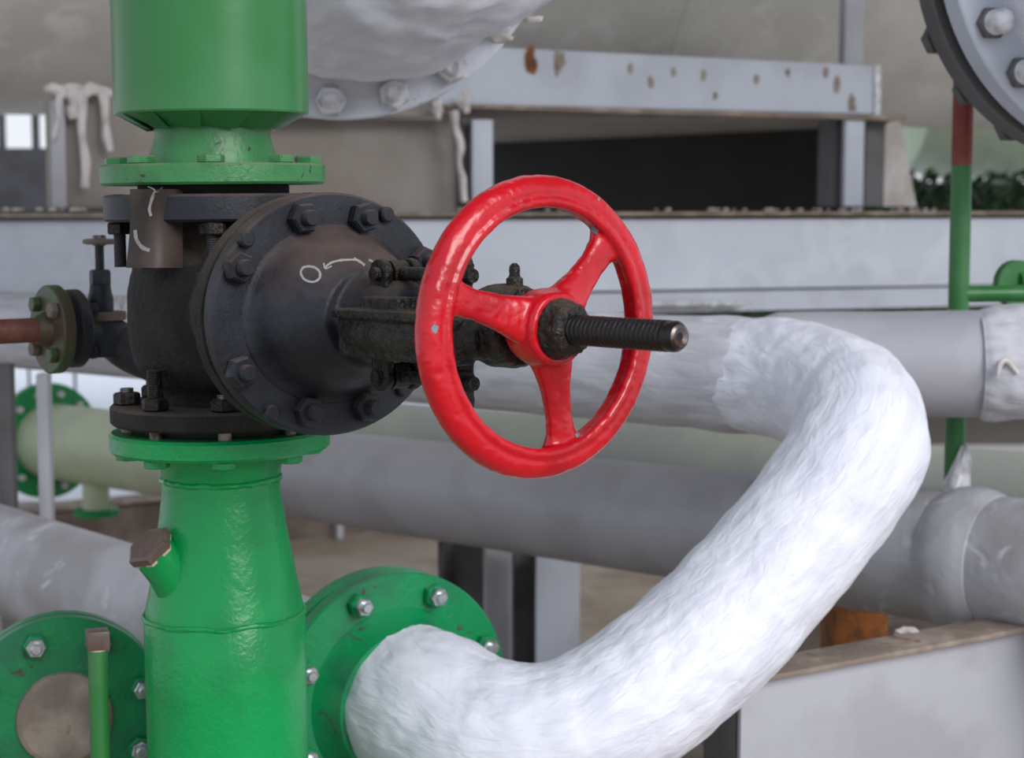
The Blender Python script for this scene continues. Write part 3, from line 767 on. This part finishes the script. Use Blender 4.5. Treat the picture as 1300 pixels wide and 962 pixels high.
st_gap = mesh('stud', threaded(.0115, -.03, .028, .0035), M['worn'])
for k in range(NB):
    a = bang(k); P = VF @ T((.156*cos(a), .156*sin(a), z_bb))
    s = part('stud', st_up, None, vl, P); part('nut', nb, None, s, P @ T((0, 0, -.021)) @ Rz(k*.9))
    a = bang(k)+radians(4); P = VF @ T((.152*cos(a), .152*sin(a), z_lt))
    tall = k in (1, 3)
    s = part('stud', st_lo if tall else st_gap, None, vl, P); part('nut', nb, None, s, P @ T((0, 0, .001)) @ Rz(k*1.7))
    part('shank', mesh('shank', mk(lathe, [(.011, z_fb-z_lt), (.011, z_lb-z_lt)], 16), M['worn'] if k % 2 else M['rusty']), None, s, P)
# bonnet bolts
bnut = mesh('nut', mk(hexm, .0245, 0, .021, None, 0, .14), M['black'], sharp=25)
bstud = mesh('stud', mk(lathe, [(.0125, -.05), (.0125, .032), (.0105, .035)], 24), M['black'])
for bx, by in ((-.057, .1475), (.052, .1475), (-.171, .076), (-.171, -.078), (-.052, -.146), (.055, -.146), (.168, .077), (.168, -.077)):
    P = SF @ T((bx, by, 0))
    s = part('stud', bstud, None, vl, P); part('nut', bnut, None, s, P @ Rz(bx*40+by*30))
lug = mesh('lug', mk(lathe, disc_prof(.0125, -.005, .012, .003), 20), M['black'])
for bx, by in ((-.155, .117), (.099, .152), (-.117, -.142), (.127, -.122)):
    part('jack_bolt', lug, None, vl, SF @ T((bx, by, 0)))

# ---- yoke
bm = bmesh.new()
for s in (-1, 1):
    # T-section arms at both sides of the spindle, waisted
    P = [SF @ Vector((s*x, -.018, z)) for x, z in ((.050, .13), (.062, .17), (.066, .22), (.066, .30), (.056, .38), (.045, .43))]
    tube(bm, P, [.026, .030, .031, .030, .028, .026], 12, 4, uvl=False)
    box(bm, s*.048, s*.084, -.052, .012, .135, .41, SF)
    box(bm, s*.035, s*.098, .004, .018, .14, .36, SF)
    box(bm, s*.040, s*.080, .010, .036, .185, .275, SF)
lathe(bm, [(.030, .375), (.052, .38), (.057, .40), (.057, .44), (.052, .455), (.03, .456)], 40, SF)
yoke = cast(wpart('yoke', bm, M['greasy'], vl), .003, 6, .0035, .012)
# gland plate and swing bolts
bm = bmesh.new()
box(bm, -.028, .028, -.118, .088, .284, .312, SF)
lathe(bm, [(.05, .284), (.05, .312)], 32, SF)
lathe(bm, [(.032, .15), (.032, .34)], 32, SF)
for s, q in ((-1, .112), (1, .078)): lathe(bm, [(.030, .284), (.030, .312)], 24, SF @ T((0, s*q, 0)))
cast(wpart('gland', bm, M['greasy'], vl), .003, 4, .003, .012)
for s in (-1, 1):
    bm = bmesh.new(); yc = .066 if s > 0 else .084
    for q in (-1, 1):
        box(bm, q*.026-.007, q*.026+.007, s*.030, s*yc, .145, .185, SF)
        lathe(bm, [(.022, q*.026-.007), (.022, q*.026+.007)], 24, SF @ T((0, s*yc, .165)) @ Ry(pi/2))
    lg = cast(wpart('eye_lug', bm, M['greasy'], vl), .0025, 4, .002, .01)
    part('hinge_pin', mk(lathe, [(.010, -.042), (.010, .042)], 16), M['greasy'], lg, SF @ T((0, s*yc, .165)) @ Ry(pi/2))
    sb = part('swing_bolt', mk(lathe, [(.010, .0), (.010, .182)], 20), M['greasy'], vl, SF @ T((0, s*yc, .165)))
    part('eye', mk(lathe, [(.019, -.014), (.019, .014)], 24), M['greasy'], sb, SF @ T((0, s*yc, .165)) @ Ry(pi/2))
    part('nut', mk(hexm, .020, 0, .020), M['greasy'], sb, SF @ T((0, s*yc, .313)), sharp=25)
# stray boss right of swing bolt
# nipple on top of the yoke head
NP = SF @ T((0, .057, .436)) @ Rx(-pi/2)
part('grease_nipple', mk(lathe, [(.013, -.012), (.0115, 0), (.0115, .007), (.008, .010), (.007, .014), (.0078, .018), (.0068, .024), (.003, .028)], 24), M['greasy'], vl, NP)

# ---- handwheel
RW, TW = .1815, .0203
bm = bmesh.new()
# rim with a raised inner bead
nR = 160
prof = []
for i in range(20):
    a = 2*pi*i/20; prof.append((RW + TW*1.02*cos(a), TW*.98*sin(a)))
prof.append(prof[0])
lathe(bm, prof, nR, None)
for i in range(1):
    pr = [(RW-TW*.72+.0085*cos(a), TW*.70+.0085*sin(a)) for a in [2*pi*k/10 for k in range(10)]]; pr.append(pr[0]); lathe(bm, pr, nR, None)
# hub
lathe(bm, [(.026, -.02), (.046, -.018), (.052, .0), (.053, .018), (.050, .036), (.046, .042), (.026, .042)], 48, None)
for ad in (43, 163, 283):
    a = radians(ad); d = Vector((cos(a), sin(a), 0)); t = Vector((-sin(a), cos(a), 0))
    secs = [(.035, .014, .034, .020), (.055, .013, .030, .015), (.085, .010, .0235, .011), (.12, .006, .020, .010), (.145, .003, .022, .012), (.165, .0, .034, .014), (.178, 0, .040, .014)]
    prev = None
    for r_, zc_, hw, ht in secs:
        ring = []
        for k in range(16):
            b_ = 2*pi*k/16; cx, cy = cos(b_), sin(b_)
            ex = hw*math.copysign(abs(cx)**.7, cx); ey = ht*math.copysign(abs(cy)**.7, cy)
            ring.append(bm.verts.new(d*r_ + t*ex + Vector((0, 0, zc_+ey))))
        if prev:
            for k in range(16): bm.faces.new((prev[k], prev[(k+1) % 16], ring[(k+1) % 16], ring[k]))
        else: bm.faces.new(ring[::-1])
        prev = ring
    bm.faces.new(prev)
HF = SF @ T((0, 0, LH))
hw = cast(part('handwheel', bm, M['red'], vl, HF), .0022, 5, .0024, .02)
# nut in front of the hub
bm = bmesh.new(); lathe(bm, [(.022, .03), (.040, .032), (.041, .046), (.036, .052), (.034, .066), (.030, .072), (.021, .073)], 40); hexm(bm, .038, .044, .066)
cast(part('wheel_nut', bm, M['greasy'], vl, HF), .0022, 3, .004, .01)
# spindle
tipd = .262
spn = part('spindle', threaded(.0198, -.30, tipd-.018, .0086, .0036, 40, 8), M['thread'], vl, HF, sharp=60)
part('spindle_tip', mk(lathe, [(.0185, tipd-.019), (.0195, tipd-.016), (.0195, tipd-.006), (.0165, tipd-.001), (.0160, tipd)], 40), M['thread'], spn, HF)
part('worn_end', mk(lathe, [(.0055, tipd-.01), (.0055, tipd+.0004), (.012, tipd+.0024), (.0155, tipd+.0003), (.0158, tipd-.01), (.0055, tipd-.01)], 40), M['worn'], spn, HF, label='bright worn end face')
part('centre_hole_shade', mk(lathe, [(.0056, tipd-.008), (.0056, tipd-.006)], 16), M['dark'], spn, HF)  # dark disc paints the shade at the bottom of the bore

# ---- conforming paint marks (real ribbons lying on the cast surface)
dg = bpy.context.evaluated_depsgraph_get()
def bvh_of(o):
    dg.update(); e = o.evaluated_get(dg); me = e.to_mesh(); Mw = WM[o.name]
    t = BVHTree.FromPolygons([Mw @ v.co for v in me.vertices], [tuple(p.vertices) for p in me.polygons]); e.to_mesh_clear(); return t
bpy.context.view_layer.update()
bt_bon = bvh_of(bon); bt_wheel = bvh_of(hw)
def surf(bt, px, py):
    o = Vector((0, 0, CAMZ)); d = (at(px, py, 2)-o).normalized()
    h = bt.ray_cast(o, d)
    if not h[0]: return None
    return (h[0], h[1] if h[1].dot(d) < 0 else -h[1])
def stroke(bt, pts, wpx, n=6, lift=.0006):
    bm = bmesh.new(); P = catmull([Vector((*p, 0)) for p in pts], n)
    prev = None
    for i, p in enumerate(P):
        t = (P[min(i+1, len(P)-1)]-P[max(i-1, 0)]).normalized(); q = Vector((-t.y, t.x, 0))
        wv = wpx*(.7+.5*abs(noise.noise(Vector((i*.4, wpx, 0)))))
        a = surf(bt, *(p+q*wv)[:2]); b = surf(bt, *(p-q*wv)[:2])
        if not a or not b: prev = None; continue
        va = bm.verts.new(a[0]+a[1]*lift); vb = bm.verts.new(b[0]+b[1]*lift)
        if prev: bm.faces.new((prev[0], va, vb, prev[1]))
        prev = (va, vb)
    if not bm.faces:
        bm.free(); return None
    s_ = bmesh.ops.solidify(bm, geom=bm.faces[:], thickness=-.0003)
    return bm
for pts, wpx in (([(394, 338), (385, 340), (382, 347), (387, 355), (397, 358), (405, 354), (406, 346), (400, 340), (390, 338)], 1.9),
                 ([(412, 340), (420, 334), (430, 331), (442, 330), (452, 330)], 1.7), ([(411, 334), (413, 341), (421, 338)], 1.2),
                 ([(449, 328), (456, 332), (463, 337)], 2.0), ([(468, 330), (474, 333), (479, 339)], 1.8)):
    b = stroke(bt_bon, pts, wpx)
    if b: wpart('chalk_mark', b, M['chalk'], bon)
def patch(bt, px, py, rpx, lift=.0004, seed=0, asp=1.2):
    bm = bmesh.new(); ring = []
    c = surf(bt, px, py)
    if not c: return None
    cv = bm.verts.new(c[0]+c[1]*lift)
    for i in range(14):
        a = 2*pi*i/14; r = rpx*(1+.6*noise.noise(Vector((cos(a)*1.5, sin(a)*1.5, seed))))
        s_ = surf(bt, px+r*cos(a), py+r*sin(a)*asp)
        if s_: ring.append(bm.verts.new(s_[0]+s_[1]*lift))
    for i in range(len(ring)): bm.faces.new((cv, ring[i], ring[(i+1) % len(ring)]))
    return bm
for px, py, r in ((756, 290, 5), (552, 417, 4.5), (760, 253, 1.5), (733, 552, 3)):
    b = patch(bt_wheel, px, py, r, seed=px)
    if b: wpart('paint_chip', b, M['chip'], hw)

# ---- bent sheet hanging over the upper black flange
sh = bmesh.new(); n = 14; rows = []
for j in range(9):
    row = []
    for i in range(n+1):
        u = i/n; px = 165 + 67*u - (0 if j < 5 else (j-4)*1.2*(1-u)) ; py = 240 + j*12.5 + (3 if i == n and j == 0 else 0)
        dep = Y0 - .150 - .04*sin(pi*min(1, u*.9+.1)) + .012*sin(j*.4)
        row.append(at(px, py, dep))
    rows.append(row)
vs = [[sh.verts.new(p) for p in r] for r in rows]
for j in range(8):
    for i in range(n): sh.faces.new((vs[j][i], vs[j][i+1], vs[j+1][i+1], vs[j+1][i]))
bmesh.ops.solidify(sh, geom=sh.faces[:], thickness=.0015)
shield = thing('hanging_sheet', 'bent brown sheet-metal piece hanging over the upper black flange at left', 'metal sheet', at(200, 250, Y0-.16))
shp = wpart('sheet', sh, M['tagm'], shield)
bts = BVHTree.FromPolygons([WM[shp.name] @ v.co for v in shp.data.vertices], [tuple(p.vertices) for p in shp.data.polygons])
b = stroke(bts, [(196, 243), (192, 256), (190, 266), (192, 274)], 2.2, lift=.001)
if b: wpart('paint_dribble', b, M['drip'], shield)
b = stroke(bts, [(172, 292), (174, 304), (181, 314), (190, 318)], 3, lift=.001)
if b: wpart('paint_dribble', b, M['drip'], shield)
wpart('wire_hook', mk(tube, [at(188, 237, Y0-.165), at(195, 240, Y0-.19), at(199, 244, Y0-.195), at(206, 238, Y0-.165)], .0012, 8, 4), M['chrome'], shield)

# ================================================================== SMALL SIDE VALVE
Ys = 3.36
sv = thing('bypass_valve', 'small black globe valve with tiny handwheel beside the left of the big valve', 'valve', at(125, 430, Ys))
pd = (at(0, 421, 3.22) - at(62, 418, Ys-.06)).normalized()
fc = at(66, 418, Ys-.06)
nd = Vector((-.80, -.60, 0)).normalized()
SV = frame(fc, nd)
sp_ = thing('rusty_branch_pipe', 'thin rusty red pipe with a round green-edged flange at the left edge', 'pipe', fc)
wpart('pipe_run', mk(tube, [SV @ Vector((0, 0, -.01)), SV @ Vector((0, 0, .09)), SV @ Vector((0, 0, .8))], .0225, 28, 1), M['rustpipe'], sp_)
wpart('flange', mk(lathe, disc_prof(.081, -.014, .010, .003), 64, SV), M['olive'], sp_)
wpart('weld_collar', mk(lathe, [(.034, .008), (.030, .020), (.024, .032)], 32, SV), M['olive'], sp_)
for k in range(4):
    a = radians(40+90*k); P = SV @ T((.058*cos(a), .058*sin(a), .01))
    part('bolt', mk(hexm, .015, 0, .014), M['olive'] if k % 2 else M['brown'], sp_, P)
bd2 = -nd
def svp(x, z, t): return fc + bd2*x + Vector((0, 0, z))
wpart('flange', mk(lathe, disc_prof(.072, -.052, -.030, .003), 48, SV), M['black'], sv)
bm = bmesh.new()
cb_ = at(133, 425, Ys+.02)
tube(bm, [fc+bd2*.04, cb_, at(165, 448, Ys+.02), at(200, 468, Ys)], [.032, .036, .036, .030], 28, 8, uvl=False)
tube(bm, [cb_+Vector((0, 0, -.04)), cb_+Vector((0, 0, .026))], [.044, .042], 28, 1, uvl=False)
cast(wpart('body', bm, M['black'], sv), .004, 8, .002, .02)
for k in range(4):
    a = radians(40+90*k); P = SV @ T((.056*cos(a), .056*sin(a), -.068))
    part('nut', mk(hexm, .013, 0, .014), M['black'], sv, P)
Bv = Vector((at(128, 400, Ys+.02).x, Ys+.02, at(128, 402, Ys+.02).z)); BF = T(Bv)
px2 = 1/690.
wpart('bonnet_flange', mk(lathe, disc_prof(.047, -.006, .010, .002), 40, BF), M['brown'], sv)
wpart('bonnet', mk(lathe, [(.024, .008), (.024, .035), (.021, .045), (.019, .06)], 32, BF), M['black'], sv)
wpart('packing_nut', mk(hexm, .020, .058, .088, BF), M['black'], sv, sharp=25)
wpart('stem', mk(lathe, [(.0085, .08), (.0085, .135)], 20, BF), M['black'], sv)
wz = .140
tw = bmesh.new()
pr = [(.026+.005*cos(a), wz+.005*sin(a)) for a in [2*pi*k/8 for k in range(8)]]; pr.append(pr[0]); lathe(tw, pr, 28, BF)
for k in range(3):
    a = radians(20+120*k); tube(tw, [BF @ Vector((0, 0, wz)), BF @ Vector((.026*cos(a), .026*sin(a), wz))], .004, 8, 1, uvl=False)
wpart('handwheel', tw, M['brown'], sv)
wpart('stem_nut', mk(hexm, .013, wz-.008, wz+.012, BF), M['worn'], sv, sharp=25)
for k, (px, py) in enumerate(((154, 384), (108, 391), (73, 386))):
    bm = bmesh.new(); blob(bm, at(px, py, Ys-.035 if k < 2 else Ys-.075), .007, (.8, .6, 2.0 if k < 2 else 1.2), 2, .3, px)
    wpart('paint_splash', bm, M['drip'], sv if k < 2 else sp_)

# ================================================================== BOTTOM LEFT FLANGE AND STEM
c9 = at(82, 912, 3.30); n9 = Vector((.30, -.95, .0)).normalized(); F9 = frame(c9, n9)
b9 = thing('green_end_flange', 'worn green flange with bright nuts in the bottom left corner', 'flange', c9)
R9 = 132/690.
wpart('front_flange', mk(lathe, disc_prof(R9, -.03, 0, .003), 96, F9), M['glow2'], b9)
wpart('rear_flange', mk(lathe, disc_prof(R9, -.066, -.036, .003), 96, F9), M['glow2'], b9)
wpart('raised_centre', mk(lathe, [(.089, 0), (.087, .010), (.078, .018)], 64, F9), M['rusty'], b9)
for k in range(8):
    a = radians(19+45*k); P = F9 @ T((.152*cos(a), .152*sin(a), 0))
    s = part('stud', stud_m, None, b9, P); part('nut', nut_m, None, s, P @ Rz(k)); part('nut', nutc_m, None, s, P @ T((0, 0, .020)) @ Rz(k*.5))
wpart('pipe_stub', mk(tube, [F9 @ Vector((0, 0, -.35)), F9 @ Vector((0, 0, -.06))], .085, 48, 1), M['glow2'], b9)
wpart('foot', mk(tube, [F9 @ Vector((0, 0, -.28)), Vector(((F9 @ Vector((0, 0, -.28))).x, (F9 @ Vector((0, 0, -.28))).y, 0))], .04, 24, 1), M['glow2'], b9)
s9 = at(124, 862, 3.02); t9 = at(124, 823, 3.02)
ps = thing('square_head_stem', 'green rod with square brown head standing before the bottom left flange', 'valve stem', Vector((s9.x, 3.02, 0)))
wpart('rod', mk(tube, [Vector((t9.x, 3.02, 0)), t9], .0165, 24, 1), M['gpost'], ps)
wpart('collar', mk(lathe, [(.015, -.004), (.0175, -.002), (.0175, .001), (.015, .003)], 24, T(t9)), M['brass'], ps)
wpart('square_head', mk(box, -.0185, .0185, -.0185, .0185, .0, .032, T(t9) @ Rz(.35), .0015), M['capbrown'], ps)
